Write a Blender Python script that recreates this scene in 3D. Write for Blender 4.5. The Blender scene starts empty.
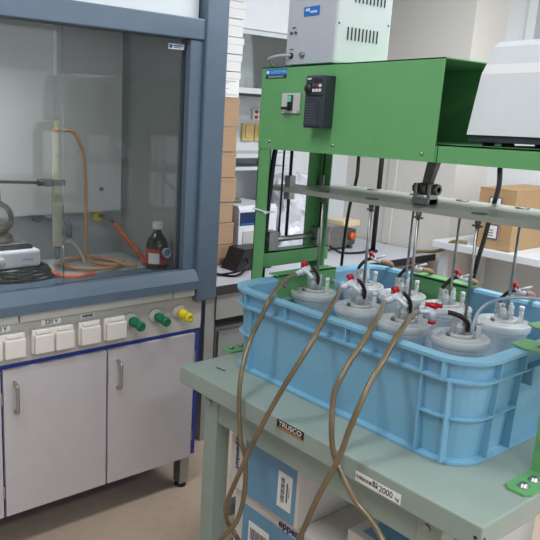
import bpy, bmesh, math, random
from mathutils import Vector, Matrix
random.seed(4)
C = bpy.context.scene.collection

# ------------------------------------------------------------------ camera
cam_d = bpy.data.cameras.new('camera'); cam = bpy.data.objects.new('camera', cam_d); C.objects.link(cam)
R = ((0.58309889, 0.81170463, 0.0336346), (-0.20005778, 0.10334133, 0.97431897), (0.78738337, -0.57485317, 0.22264604))
m4 = Matrix.Identity(4)
for i in range(3):
    for j in range(3): m4[i][j] = R[j][i]
m4.translation = Vector((0, 0, 1.5))
cam.matrix_world = m4
cam_d.sensor_width = 36; cam_d.lens = 661.5 * 36 / 540; cam_d.shift_x = 90 / 540; cam_d.clip_start = .02
bpy.context.scene.camera = cam

# ------------------------------------------------------------------ light
sc = bpy.context.scene
sc.view_settings.view_transform = 'Standard'; sc.view_settings.look = 'None'
sc.view_settings.gamma = 1; sc.view_settings.use_curve_mapping = False
sc.view_settings.exposure = 0.25
w = bpy.data.worlds.new('world'); sc.world = w; w.use_nodes = True
w.node_tree.nodes['Background'].inputs[0].default_value = (.8, .9, 1, 1)
w.node_tree.nodes['Background'].inputs[1].default_value = .45

def area(name, loc, sx, sy, power, col=(1, .98, .94), rot=(0, 0, 0)):
    l = bpy.data.lights.new(name, 'AREA'); l.shape = 'RECTANGLE'; l.size = sx; l.size_y = sy
    l.energy = power; l.color = col
    o = bpy.data.objects.new(name, l); C.objects.link(o); o.location = loc; o.rotation_euler = rot
    return o
for (lx, ly, pw) in ((-1.2, .2, 19), (-1.2, 2.5, 33), (.9, .4, 22), (.9, 2.6, 30)):
    area('ceiling_lamp_light', (lx, ly, 2.64), 0.3, 1.3, pw, (.96, .98, 1))
hood_l = area('hood_fill_light', (-2.15, .80, 1.93), 1.2, .12, 3.9, (.98, .98, 1), (0, math.radians(-6), math.radians(90)))  # fill light added to brighten the hood interior, not a known lamp
hood_l.data.spread = math.radians(80)
area('right_fill_light', (1.9, 1.6, 1.6), 1.3, 2.4, 10, (.86, .93, 1), (0, math.radians(90), 0))  # cool fill added from the right, no window stands behind it

# ------------------------------------------------------------------ materials
def lin(c):
    out = []
    for v in c:
        v = v / 255
        out.append(v / 12.92 if v <= .04045 else ((v + .055) / 1.055) ** 2.4)
    return tuple(out) + (1,)
MATS = {}
def mat(name, col, rough=.5, metal=0, noise=.06, scale=18, bump=0, spec=.5, coat=0, alpha=1, emis=0, trans=0):
    if name in MATS: return MATS[name]
    m = bpy.data.materials.new(name); m.use_nodes = True
    nt = m.node_tree; b = nt.nodes['Principled BSDF']
    c = lin(col)
    if noise:
        tc = nt.nodes.new('ShaderNodeTexCoord'); n = nt.nodes.new('ShaderNodeTexNoise')
        n.inputs['Scale'].default_value = scale; n.inputs['Detail'].default_value = 4
        nt.links.new(tc.outputs['Object'], n.inputs['Vector'])
        r = nt.nodes.new('ShaderNodeValToRGB')
        r.color_ramp.elements[0].position = .3; r.color_ramp.elements[1].position = .7
        r.color_ramp.elements[0].color = tuple(v * (1 - noise) for v in c[:3]) + (1,)
        r.color_ramp.elements[1].color = tuple(min(1, v * (1 + noise)) for v in c[:3]) + (1,)
        nt.links.new(n.outputs['Fac'], r.inputs['Fac']); nt.links.new(r.outputs['Color'], b.inputs['Base Color'])
        if bump:
            bp = nt.nodes.new('ShaderNodeBump'); bp.inputs['Strength'].default_value = bump
            bp.inputs['Distance'].default_value = .004
            nt.links.new(n.outputs['Fac'], bp.inputs['Height']); nt.links.new(bp.outputs['Normal'], b.inputs['Normal'])
    else:
        b.inputs['Base Color'].default_value = c
    b.inputs['Roughness'].default_value = rough; b.inputs['Metallic'].default_value = metal
    b.inputs['Specular IOR Level'].default_value = spec
    b.inputs['Coat Weight'].default_value = coat; b.inputs['Transmission Weight'].default_value = trans
    if emis:
        b.inputs['Emission Color'].default_value = c; b.inputs['Emission Strength'].default_value = emis
    if alpha < 1:
        out = nt.nodes['Material Output']; mx = nt.nodes.new('ShaderNodeMixShader'); t = nt.nodes.new('ShaderNodeBsdfTransparent')
        mx.inputs[0].default_value = alpha
        nt.links.new(t.outputs[0], mx.inputs[1]); nt.links.new(b.outputs[0], mx.inputs[2]); nt.links.new(mx.outputs[0], out.inputs[0])
    MATS[name] = m
    return m
def glass(name, tint=(1, 1, 1), ior=1.5, rough=.0, haze=0.0, hazecol=(.7, .72, .72)):
    m = bpy.data.materials.new(name); m.use_nodes = True; nt = m.node_tree; nt.nodes.clear()
    out = nt.nodes.new('ShaderNodeOutputMaterial'); t = nt.nodes.new('ShaderNodeBsdfTransparent'); g = nt.nodes.new('ShaderNodeBsdfGlossy')
    t.inputs[0].default_value = tuple(tint) + (1,); g.inputs['Roughness'].default_value = rough
    f = nt.nodes.new('ShaderNodeFresnel'); f.inputs[0].default_value = ior
    mx = nt.nodes.new('ShaderNodeMixShader')
    nt.links.new(f.outputs[0], mx.inputs[0]); nt.links.new(t.outputs[0], mx.inputs[1]); nt.links.new(g.outputs[0], mx.inputs[2])
    last = mx
    if haze:
        d = nt.nodes.new('ShaderNodeBsdfDiffuse'); d.inputs[0].default_value = tuple(hazecol) + (1,)
        m2 = nt.nodes.new('ShaderNodeMixShader'); m2.inputs[0].default_value = haze
        nt.links.new(mx.outputs[0], m2.inputs[1]); nt.links.new(d.outputs[0], m2.inputs[2]); last = m2
    nt.links.new(last.outputs[0], out.inputs[0]); MATS[name] = m
    return m

GREEN = mat('green enamel', (102, 164, 106), .38, noise=.03)
GREENI = GREEN
BENCHG = mat('sage green bench paint', (150, 165, 156), .4, noise=.03)
BLUE = mat('blue crate plastic', (126, 178, 206), .42, noise=.03, scale=6)
SLATE = mat('slate blue coated metal', (88, 104, 122), .45, noise=.04)
DOORW = mat('pale laminate', (196, 190, 194), .5, noise=.02)
EDGEB = mat('blue edging', (38, 62, 150), .45, noise=.02)
PANELG = mat('grey panel', (190, 188, 184), .5, noise=.02)
STRIP = mat('light grey strip', (205, 205, 200), .5, noise=.02)
SOCK = mat('ivory socket plastic', (228, 222, 216), .4, noise=.01)
STEEL = mat('brushed steel', (170, 170, 168), .35, metal=.9, noise=.12, scale=40)
DSTEEL = mat('dark steel', (110, 112, 108), .45, metal=.7, noise=.2, scale=40)
ALU = mat('milled aluminium plate', (168, 172, 164), .42, metal=.35, noise=.06, scale=8)
BLACK = mat('black rubber', (22, 22, 24), .5, noise=.1)
BLACKP = mat('black plastic', (34, 35, 38), .4, noise=.05)
CHAR = mat('charcoal plastic', (52, 56, 66), .4, noise=.04)
WHITE = mat('white plastic', (224, 228, 234), .4, noise=.015)
OFFW = mat('off white painted metal', (205, 212, 216), .45, noise=.015)
PSUF = mat('pale grey face', (178, 182, 192), .5, noise=.015)
PSUS = mat('pale mint cover', (196, 199, 203), .5, noise=.015)
WALLW = mat('white wall paint', (222, 226, 230), .8, noise=.02, scale=3)
BEIGE = mat('beige wall paint', (218, 214, 208), .8, noise=.02, scale=3)
CARD = mat('brown cardboard', (178, 146, 106), .85, noise=.05, scale=12)
CARDL = mat('tan box cardboard', (180, 148, 120), .8, noise=.03)
CARDW = mat('white box card', (232, 232, 232), .7, noise=.015)
PAPER = mat('paper label', (238, 238, 235), .7, noise=.01)
INK = mat('ink', (35, 35, 45), .7, noise=0)
NAVY = mat('navy ink', (32, 38, 92), .7, noise=0)
EBLUE = mat('printed blue card', (112, 156, 186), .6, noise=.03, scale=6)
LBLUE = mat('blue sticker', (18, 110, 190), .5, noise=0)
RED = mat('red plastic', (190, 22, 30), .35, noise=.02)
ORANGE = mat('orange rubber hose', (214, 98, 52), .5, noise=.06)
TAN = mat('tan rubber hose', (188, 140, 96), .55, noise=.08)
BROWNH = mat('brown clear hose', (114, 98, 70), .28, noise=.2, scale=14, coat=.3)
DBROWN = mat('dark brown tube', (48, 26, 18), .35, noise=.1)
YEL = mat('yellow plastic', (232, 208, 30), .4, noise=.02)
DGRN = mat('dark green knob', (14, 116, 78), .35, noise=.02)
FLOORM = mat('beige vinyl floor', (190, 170, 150), .45, noise=.05, scale=30)
HOODI = mat('grey hood lining', (176, 180, 180), .5, noise=.03, scale=5)
FROST = mat('frosted clear plastic', (236, 240, 242), .18, noise=.02, alpha=.42, coat=.4)
FROSTD = mat('denser frosted plastic', (238, 240, 240), .25, noise=.03, alpha=.48)
GLASS = glass('sash glass', (.93, .94, .94), 1.42, 0, .03, (.5, .52, .52))
CLEAR = glass('clear glassware', (.93, .95, .94), 1.5, .02, .05)
AMBER = mat('brown bottle glass', (40, 26, 14), .08, noise=.1, coat=.6)
LTUBE = mat('clear pale tube', (190, 205, 222), .2, noise=.05, alpha=.8)
CNT = mat('pale grey laminate top', (196, 198, 206), .45, noise=.02)
TBLG = mat('grey table frame paint', (140, 140, 136), .5, noise=.03)
FLAP = mat('pale box card', (214, 208, 204), .7, noise=.02)

# ------------------------------------------------------------------ mesh helpers
class MB:
    def __init__(s): s.bm = bmesh.new()
    def box(s, x0, x1, y0, y1, z0, z1, bev=0, seg=2):
        vs = [s.bm.verts.new((x, y, z)) for x in (x0, x1) for y in (y0, y1) for z in (z0, z1)]
        fs = [s.bm.faces.new([vs[i] for i in q]) for q in ((0, 1, 3, 2), (4, 6, 7, 5), (0, 4, 5, 1), (2, 3, 7, 6), (0, 2, 6, 4), (1, 5, 7, 3))]
        if bev:
            es = list({e for f in fs for e in f.edges})
            bmesh.ops.bevel(s.bm, geom=es, offset=bev, segments=seg, affect='EDGES', profile=.5)
        return s
    def cyl(s, p0, p1, r, r2=None, n=16, cap=True):
        p0, p1 = Vector(p0), Vector(p1); d = (p1 - p0).normalized()
        a = d.orthogonal().normalized(); b = d.cross(a); r2 = r if r2 is None else r2
        A = [s.bm.verts.new(p0 + (a * math.cos(t) + b * math.sin(t)) * r) for t in [2 * math.pi * i / n for i in range(n)]]
        B = [s.bm.verts.new(p1 + (a * math.cos(t) + b * math.sin(t)) * r2) for t in [2 * math.pi * i / n for i in range(n)]]
        for i in range(n):
            f = s.bm.faces.new((A[i], A[(i + 1) % n], B[(i + 1) % n], B[i])); f.smooth = True
        if cap: s.bm.faces.new(A[::-1]); s.bm.faces.new(B)
        return s
    def lathe(s, c, prof, n=32, axis=(0, 0, 1)):
        c = Vector(c); d = Vector(axis).normalized(); a = d.orthogonal().normalized(); b = d.cross(a)
        rings = []
        for (r, h) in prof:
            if r < 1e-5: rings.append([s.bm.verts.new(c + d * h)])
            else: rings.append([s.bm.verts.new(c + d * h + (a * math.cos(2 * math.pi * i / n) + b * math.sin(2 * math.pi * i / n)) * r) for i in range(n)])
        for P, Q in zip(rings, rings[1:]):
            for i in range(n):
                j = (i + 1) % n
                if len(P) == 1 and len(Q) == 1: continue
                if len(P) == 1: f = s.bm.faces.new((P[0], Q[j], Q[i]))
                elif len(Q) == 1: f = s.bm.faces.new((P[i], P[j], Q[0]))
                else: f = s.bm.faces.new((P[i], P[j], Q[j], Q[i]))
                f.smooth = True
        return s
    def tube(s, pts, r, n=10, sub=6):
        P = [Vector(p) for p in pts]; path = []
        if sub > 1 and len(P) > 2:
            E = [P[0] * 2 - P[1]] + P + [P[-1] * 2 - P[-2]]
            for i in range(1, len(E) - 2):
                for k in range(sub):
                    t = k / sub; a, b, c, d = E[i - 1:i + 3]
                    path.append(.5 * ((2 * b) + (-a + c) * t + (2 * a - 5 * b + 4 * c - d) * t * t + (-a + 3 * b - 3 * c + d) * t ** 3))
            path.append(P[-1])
        else: path = P
        nrm = (path[1] - path[0]).orthogonal().normalized(); prev = None
        for i, p in enumerate(path):
            t = (path[min(i + 1, len(path) - 1)] - path[max(i - 1, 0)]).normalized()
            nrm = (nrm - t * nrm.dot(t)).normalized(); b = t.cross(nrm)
            ring = [s.bm.verts.new(p + (nrm * math.cos(2 * math.pi * k / n) + b * math.sin(2 * math.pi * k / n)) * r) for k in range(n)]
            if prev:
                for k in range(n):
                    f = s.bm.faces.new((prev[k], prev[(k + 1) % n], ring[(k + 1) % n], ring[k])); f.smooth = True
            else: s.bm.faces.new(ring[::-1])
            prev = ring
        s.bm.faces.new(prev)
        return s
    def prism(s, pts, h0, h1, plane='xy'):
        f = {'xy': lambda a, b, h: (a, b, h), 'yz': lambda a, b, h: (h, a, b), 'xz': lambda a, b, h: (a, h, b)}[plane]
        A = [s.bm.verts.new(f(a, b, h0)) for a, b in pts]; B = [s.bm.verts.new(f(a, b, h1)) for a, b in pts]
        n = len(pts)
        for i in range(n): s.bm.faces.new((A[i], A[(i + 1) % n], B[(i + 1) % n], B[i]))
        s.bm.faces.new(A[::-1]); s.bm.faces.new(B)
        return s
    def hexa(s, b4, t4):
        A = [s.bm.verts.new(p) for p in b4]; B = [s.bm.verts.new(p) for p in t4]
        for i in range(4): s.bm.faces.new((A[i], A[(i + 1) % 4], B[(i + 1) % 4], B[i]))
        s.bm.faces.new(A[::-1]); s.bm.faces.new(B)
        return s
    def build(s, name, m, parent=None, smooth=False):
        bmesh.ops.recalc_face_normals(s.bm, faces=s.bm.faces[:])
        me = bpy.data.meshes.new(name)
        V = [v.co.copy() for v in s.bm.verts]
        if parent is None:
            xs = [v.x for v in V]; ys = [v.y for v in V]
            org = Vector(((min(xs) + max(xs)) / 2, (min(ys) + max(ys)) / 2, min(v.z for v in V)))
            wl = org
        else:
            p = parent; wp = Vector((0, 0, 0))
            while p: wp += p.location; p = p.parent
            xs = [v.x for v in V]; ys = [v.y for v in V]; zs = [v.z for v in V]
            org = Vector(((min(xs) + max(xs)) / 2, (min(ys) + max(ys)) / 2, (min(zs) + max(zs)) / 2))
            wl = org - wp
        for v in s.bm.verts: v.co -= org
        s.bm.to_mesh(me); s.bm.free()
        me.materials.append(m)
        o = bpy.data.objects.new(name, me); C.objects.link(o); o.location = wl
        if parent: o.parent = parent
        return o
def bx(*a, **k): return MB().box(*a, **k)
def thing(name, label, cat, loc, group=None):
    o = bpy.data.objects.new(name, None); C.objects.link(o); o.location = loc; o.empty_display_size = .05
    o['label'] = label; o['category'] = cat
    if group: o['group'] = group
    return o
def tag(o, label, cat, group=None, kind=None):
    o['label'] = label; o['category'] = cat
    if group: o['group'] = group
    if kind: o['kind'] = kind
    return o
def struct(name, mb, m, label=None):
    o = mb.build(name, m); o['kind'] = 'structure'
    if label: o['label'] = label
    return o
def plab(o, t): o['label'] = t; return o
def text(name, s, size, o, right, up, m, parent, align='CENTER', sx=1.0, bold=0):
    cu = bpy.data.curves.new('t', 'FONT'); cu.body = s; cu.size = size; cu.align_x = align; cu.align_y = 'CENTER'; cu.offset = bold
    cu.resolution_u = 3; cu.extrude = .0002 / 1
    to = bpy.data.objects.new('t', cu); C.objects.link(to)
    bpy.context.view_layer.update()
    me = bpy.data.meshes.new_from_object(to.evaluated_get(bpy.context.evaluated_depsgraph_get()))
    bpy.data.objects.remove(to); bpy.data.curves.remove(cu)
    r, u = Vector(right).normalized(), Vector(up).normalized(); n = r.cross(u); ov = Vector(o)
    p = parent; wp = Vector((0, 0, 0))
    while p: wp += p.location; p = p.parent
    for v in me.vertices:
        c = v.co; v.co = r * c.x * sx + u * c.y + n * c.z
    me.materials.clear(); me.materials.append(m)
    ob = bpy.data.objects.new(name, me); C.objects.link(ob); ob.location = ov - wp; ob.parent = parent
    return ob
def dashes(name, s, size, o, right, up, m, parent, **k):   # print too small to read in the photograph
    o = Vector(o); rr, uu = Vector(right), Vector(up); mb = MB(); n = rr.cross(uu)
    wd = size * .55; tot = wd * len(s)
    for i_, ch in enumerate(s):
        c = o + rr * (-tot / 2 + wd * (i_ + .5)); h = size * (.30 + .08 * ((i_ * 7) % 3))
        q = [c - rr * wd * .34 - uu * h * .8, c + rr * wd * .34 - uu * h * .8, c + rr * wd * .34 + uu * h, c - rr * wd * .34 + uu * h]
        mb.hexa(q, [p + n * .0003 for p in q])
    return mb.build(name, m, parent)
PX, PY, PZ, NX = (1, 0, 0), (0, 1, 0), (0, 0, 1), (-1, 0, 0)
def copy_tree(o, parent=None):
    c = o.copy(); C.objects.link(c); c.parent = parent
    for ch in list(o.children): copy_tree(ch, c)
    return c

# ================================================================== SETTING
struct('floor', bx(-3.0, 2.6, -2.2, 3.98, -.05, 0), FLOORM)
struct('ceiling', bx(-3.1, 2.7, -2.3, 4.06, 2.7, 2.75), WALLW)
struct('wall_left', bx(-3.08, -3.0, -2.2, 3.98, 0, 2.7), WALLW)
struct('wall_far', bx(-3.0, 2.6, 3.9, 3.98, 0, 2.7), WALLW)
struct('wall_right', bx(2.6, 2.68, -2.2, 3.98, 0, 2.7), WALLW)
struct('wall_near', bx(-3.0, 2.6, -2.28, -2.2, 0, 2.7), WALLW)
struct('trim_1', bx(-3.0, -2.2, 3.56, 3.9, 0, 2.7), BEIGE, 'beige painted wall pillar beyond the lab bench')
struct('trim_2', bx(-2.66, -2.60, 3.55, 3.56, .76, 1.62, bev=.003), BEIGE, 'slim flat painted strip on the beige pillar')
struct('window_1', bx(-2.03, -.7, 3.885, 3.9, 1.72, 2.6), mat('grey blind', (176, 182, 182), .7, noise=.02), 'closed grey blind in the far wall')
struct('trim_3', bx(-2.08, -2.03, 3.88, 3.9, 1.68, 2.65), WALLW, 'white window frame edge')
# ceiling lamps (fixtures above the lights)
for (lx, ly) in ((-1.2, .2), (-1.2, 2.5), (.9, .4), (.9, 2.6)):
    struct('trim_4', bx(lx - .17, lx + .17, ly - .68, ly + .68, 2.655, 2.7), WHITE)

# ================================================================== FUME HOOD
hood = thing('fume_hood', 'slate blue fume hood with glass sash above pale blue-edged cabinet doors', 'fume hood', (-2.35, .6, 0))
XF = -1.975
MB().box(XF - .06, XF + .02, 1.51, 1.61, .81, 2.4, bev=.006).box(XF - .10, XF + .0, 1.585, 1.60, .81, 2.4).build('side_post', SLATE, hood)
bx(XF - .05, XF + .005, 1.452, 1.51, .93, 1.775, bev=.003).build('inner_jamb', SLATE, hood)
bx(XF - .05, XF + .012, .1, 1.51, 1.775, 1.846, bev=.004).build('header_rail', SLATE, hood)
plab(bx(XF - .04, XF - .02, .1, 1.5, 1.846, 2.4).build('upper_panel', OFFW, hood), 'pale upper panel above the sash')
MB().prism([(XF - .10, .868), (XF + .035, .868), (XF + .035, .90), (XF + .01, .940), (XF - .10, .940)], .1, 1.508, 'xz').build('sill', SLATE, hood)
MB().box(-2.43, XF - .06, .1, 1.448, .90, .93).build('worktop', HOODI, hood)
bx(-2.46, -2.43, .1, 1.462, .9, 2.2).build('back_wall', HOODI, hood)
bx(-2.46, XF - .05, 1.448, 1.462, .93, 2.2).build('side_lining', HOODI, hood)
bx(-2.7, XF - .04, 1.545, 1.585, .7, 2.4).build('outer_side_panel', SLATE, hood)
bx(-2.46, XF - .03, .1, 1.44, 1.95, 1.97).build('hood_ceiling', HOODI, hood)
plab(bx(-2.385, -2.37, .1, 1.412, 1.12, 1.9).build('baffle', mat('light hood baffle', (196, 199, 198), .5, noise=.02), hood), 'light grey rear baffle panel')
MB().cyl((-2.369, 1.319, 1.211), (-2.362, 1.319, 1.211), .008).build('baffle_screw', DSTEEL, hood)
# sash: two sliding panes
sash = bx(XF - .03, XF - .022, .94, 1.452, .940, 1.775).build('sash_pane', GLASS, hood)
bx(XF - .018, XF - .010, .1, .965, .940, 1.775).build('sash_pane', GLASS, hood)
lab = bx(XF - .021, XF - .0205, 1.374, 1.442, 1.738, 1.756).build('sash_sticker', PAPER, hood)
bx(XF - .0205, XF - .020, 1.378, 1.390, 1.741, 1.753).build('sticker_logo', LBLUE, lab)
MB().box(XF - .0205, XF - .020, 1.396, 1.434, 1.748, 1.752).box(XF - .0205, XF - .020, 1.396, 1.425, 1.742, 1.745).build('sticker_print', LBLUE, lab)
g = MB().lathe((XF - .018, 1.383, 1.011), [(0, 0), (.017, 0), (.017, .006), (.013, .009), (.0, .009)], axis=PX).build('sash_grip', mat('grey rubber disc', (92, 104, 116), .5, noise=.04), hood)
MB().lathe((XF - .008, 1.383, 1.011), [(.017, 0), (.019, .003), (.017, .006), (.014, .004), (.014, 0)], axis=PX).build('grip_ring', SLATE, g)
# strips under sill
for a, b in ((.1, .792), (.797, 1.402), (1.407, 1.508)):
    bx(XF - .05, XF + .012, a, b, .835, .866, bev=.002).build('front_strip', STRIP, hood)
bx(XF - .08, XF - .006, .1, 1.556, .694, .868).build('control_panel', PANELG, hood)
def socket(y0, y1, n, cap=None, z0=.718, z1=.802):
    wd = (y1 - y0) / n
    s0 = bx(XF - .008, XF + .012, y0, y1, z0, z1, bev=.004).build('socket', SOCK, hood)
    for k in range(n):
        bx(XF + .010, XF + .030, y0 + k * wd + .004, y0 + (k + 1) * wd - .004, z0 + .004, z1 - .016, bev=.004).build('socket_cover', SOCK, s0)
        bx(XF + .010, XF + .020, y0 + k * wd + .012, y0 + (k + 1) * wd - .012, z1 - .014, z1 - .003, bev=.002).build('cover_hinge', SOCK, s0)
    if cap:
        t0 = bx(XF - .006, XF - .004, (y0 + y1) / 2 - cap[1] / 2, (y0 + y1) / 2 + cap[1] / 2, .808, .828).build('socket_caption', cap[3], hood)
        (text if cap[0][0] == '2' else dashes)('caption_lettering', cap[0], cap[2], (XF - .0035, (y0 + y1) / 2, .818), PY, PZ, INK, t0, bold=.0004)
socket(.655, .814, 2, ('220 V', .07, .020, PAPER))
socket(.838, .990, 2, ('220 V', .07, .020, PAPER))
socket(1.010, 1.092, 1, ('VACUUM', .06, .012, STRIP))
socket(1.110, 1.198, 1)
for y, m, nm in ((1.226, DGRN, 'green'), (1.337, DGRN, 'green'), (1.442, YEL, 'yellow')):
    r = MB().lathe((XF - .006, y, .777), [(0, 0), (.029, 0), (.029, .004), (.024, .010), (.012, .012), (0, .012)], axis=PX).build('valve_rosette', PANELG, hood)
    kn = MB().lathe((XF + .004, y, .777), [(0, 0), (.011, 0), (.011, .012), (.019, .014), (.019, .028), (.0165, .032), (.0165, .058), (.019, .060), (.017, .070), (.006, .070), (.006, .064), (0, .064)], n=20, axis=(1, .04, -.12)).build('valve_knob', m, hood)
    plab(kn, nm + ' valve knob')
# cabinet base
MB().box(-2.6, XF - .012, .1, 1.556, .144, .694).build('cabinet_body', EDGEB, hood)
for y0, y1 in ((-.05, .345), (.350, .728), (.737, 1.124), (1.132, 1.522)):
    d = bx(XF - .010, XF + .006, max(y0, .1), y1, .146, .678, bev=.001).build('door', DOORW, hood)
    hy = y0 + .038 if y0 > .3 else .138
    bx(XF + .006, XF + .007, max(y0, .1) + .0, y1, .672, .678).build('door_edge', DOORW, d)
    MB().tube([(XF + .004, hy, .632), (XF + .032, hy, .626), (XF + .034, hy, .61), (XF + .034, hy, .55), (XF + .032, hy, .534), (XF + .004, hy, .528)], .006, sub=4).build('door_handle', STEEL, d)
    for hz in (.24, .58):
        bx(XF - .012, XF + .008, y1 - .001, y1 + .005, hz - .022, hz + .022).build('hinge', STEEL, d)
for yy in (.42, 1.51):
    for xx in (XF - .03, -2.5):
        l = bx(xx - .03, xx + .015, yy - .022, yy + .022, .02, .144).build('leg', STEEL, hood)
        MB().lathe((xx - .008, yy, 0), [(0, 0), (.024, 0), (.024, .010), (.012, .016), (.012, .03), (0, .03)], n=16).build('levelling_foot', BLACK, l)
hl = bx(-2.25, -2.15, .15, 1.35, 1.938, 1.95).build('fill_light_panel', WHITE, hood)  # invented white panel above the added hood fill light
# fittings inside
MB().cyl((-2.43, 1.329, 1.096), (-2.405, 1.329, 1.096), .024).build('gas_valve_rosette', YEL, hood)
MB().tube([(-2.41, 1.335, 1.096), (-2.36, 1.35, 1.092), (-2.345, 1.368, 1.075)], .009, sub=3).build('gas_nozzle', DSTEEL, hood)
MB().tube([(-2.42, 1.06, 1.11), (-2.36, 1.10, 1.105), (-2.33, 1.15, 1.09), (-2.33, 1.155, 1.03)], .013, sub=3).cyl((-2.42, 1.06, 1.11), (-2.40, 1.06, 1.11), .025).build('water_nozzle', mat('grey nozzle plastic', (96, 108, 122), .4, noise=.02), hood)

# ---- things in the hood
st = thing('magnetic_stirrer', 'white hotplate stirrer with black rimmed steel top inside the fume hood', 'stirrer', (-2.18, .87, .982))
MB().box(-2.27, -2.10, .70, .935, .985, 1.045, bev=.010).build('housing', WHITE, st)
MB().box(-2.262, -2.12, .72, .915, 1.045, 1.058, bev=.005).build('top_rim', BLACKP, st)
MB().box(-2.25, -2.13, .735, .90, 1.060, 1.0655, bev=.002).build('heating_plate', STEEL, st)
MB().lathe((-2.101, .79, 1.01), [(0, 0), (.016, 0), (.013, .014), (0, .014)], axis=PX).build('knob', PANELG, st)
MB().tube([(-2.0985, .868 + k * .0075, 1.012 + (.004 if k % 2 else -.003)) for k in range(6)], .0009, n=6, sub=3).build('housing_mark', INK, st)
mesh_ = MB()
for k in range(7):
    pts = [(-2.17 + .11 * math.cos(a + k) * (1 - .04 * k), .865 + .14 * math.sin(a + k) * (1 - .03 * k), .938 + .006 * k + .004 * math.sin(3 * a)) for a in [2 * math.pi * i / 12 for i in range(13)]]
    mesh_.tube(pts, .0045, n=6, sub=3)
tag(mesh_.build('coiled_cable', BLACK), 'coiled black cable heaped under the white hotplate stirrer', 'cable')
fl = thing('round_bottom_flask', 'clear round bottom flask holding amber liquid on the white stirrer', 'flask', (-2.19, .825, 1.067))
prof = [(0, 0), (.02, .002), (.040, .014), (.053, .034), (.057, .057), (.053, .080), (.040, .099), (.024, .110), (.013, .118), (.012, .148), (.015, .153)]
MB().lathe((-2.19, .815, 1.09), prof, n=28).build('flask_body', CLEAR, fl)
MB().lathe((-2.19, .815, 1.09), [(0, .002), (.02, .004), (.038, .016), (.050, .034), (.053, .044), (0, .044)], n=28).build('flask_liquid', mat('amber liquid', (150, 128, 92), .2, noise=.05, alpha=.75), fl)
MB().lathe((-2.19, .815, 1.067), [(.05, 0), (.054, .004), (.046, .022), (.036, .03), (.032, .028), (.044, .0)], n=28).build('support_ring', mat('grey ring stand cork', (120, 120, 112), .5, noise=.1), fl)
cd = thing('condenser_column', 'upright glass column inside the hood clamped beside the hotplate stirrer', 'glass column', (-2.2, 1.045, .93))
MB().cyl((-2.2, 1.045, 1.03), (-2.2, 1.045, 1.44), .020, n=18, cap=False).cyl((-2.2, 1.045, 1.44), (-2.2, 1.045, 1.48), .012, n=18, cap=False).build('outer_tube', mat('condenser glass', (222, 216, 186), .12, noise=.02, alpha=.55), cd)
cc = [(-2.2 + .009 * math.cos(k * .9), 1.045 + .009 * math.sin(k * .9), 1.04 + k * .0055) for k in range(72)]
MB().tube(cc, .0035, n=6, sub=2).build('inner_coil', mat('yellowed coil glass', (206, 200, 168), .3, noise=.05, alpha=.8), cd)
MB().cyl((-2.2, 1.045, 1.03), (-2.2, 1.045, .98), .010, .004).build('drip_tip', CLEAR, cd)
MB().cyl((-2.2, 1.045, 1.435), (-2.2, 1.045, 1.455), .016).build('joint_band', TAN, cd)
rs = thing('retort_clamp', 'dark steel clamp arm reaching in from the left to the glass column', 'clamp', (-2.2, .5, .93))
MB().cyl((-2.2, .45, .94), (-2.2, .45, 1.65), .007).build('stand_rod', STEEL, rs)
MB().box(-2.29, -2.11, .36, .54, .93, .942).build('stand_base', DSTEEL, rs)
MB().cyl((-2.188, .44, 1.29), (-2.2, .99, 1.262), .0055).cyl((-2.2, .97, 1.263), (-2.2, 1.0, 1.262), .012).build('clamp_arm', mat('rusty clamp steel', (84, 66, 58), .5, metal=.4, noise=.2), rs)
MB().box(-2.225, -2.175, .995, 1.02, 1.25, 1.275).box(-2.225, -2.22, 1.015, 1.065, 1.252, 1.273).box(-2.18, -2.175, 1.015, 1.065, 1.252, 1.273).build('clamp_jaw', DSTEEL, rs)
tag(MB().tube([(-2.2, 1.06, 1.445), (-2.2, 1.11, 1.44), (-2.2, 1.145, 1.38), (-2.2, 1.155, 1.32), (-2.2, 1.16, 1.2), (-2.2, 1.16, 1.1), (-2.2, 1.165, .99), (-2.19, 1.19, .955), (-2.15, 1.26, .945), (-2.2, 1.33, .942)], .0065).build('rubber_hose', TAN),
    'tan hose arching off the top of the glass column inside the hood', 'hose')
tag(MB().tube([(-2.26, 1.06, .942), (-2.33, 1.17, .942), (-2.3, 1.29, .942), (-2.2, 1.3, .944), (-2.12, 1.22, .944), (-2.17, 1.11, .944), (-2.25, 1.08, .956), (-2.29, 1.2, .955), (-2.2, 1.26, .957), (-2.14, 1.30, .945), (-2.11, 1.335, .942)], .0075).build('rubber_hose', TAN),
    'tan hose lying in loops on the hood worktop', 'hose')
tag(MB().tube([(-2.2, 1.075, 1.04), (-2.2, 1.10, 1.04), (-2.2, 1.13, 1.01), (-2.19, 1.15, .96)], .005).build('rubber_hose', mat('pale hose', (206, 192, 170), .5, noise=.04)), 'short pale hose leaving the foot of the glass column', 'hose')
tag(MB().tube([(-2.345, 1.37, 1.072), (-2.30, 1.385, 1.03), (-2.24, 1.395, .99), (-2.16, 1.392, .955), (-2.13, 1.38, .943)], .0095).build('rubber_hose', ORANGE), 'orange hose running from the yellow gas valve down behind the brown bottle', 'hose')
tag(MB().tube([(-2.26, 1.0, .958), (-2.18, .985, .95), (-2.10, 1.01, .942), (-2.05, 1.05, .942), (-2.06, 1.12, .942)], .0095).build('rubber_hose', ORANGE), 'orange hose end lying flat beside the white stirrer', 'hose')
bt = thing('reagent_bottle', 'brown glass reagent bottle with white cap and red label', 'bottle', (-2.075, 1.392, .93))
bc = (-2.055, 1.388, .93)
MB().lathe(bc, [(0, 0), (.039, 0), (.042, .004), (.042, .100), (.038, .120), (.022, .142), (.0155, .150), (.0155, .163), (0, .163)], n=30).build('bottle_body', AMBER, bt)
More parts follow.
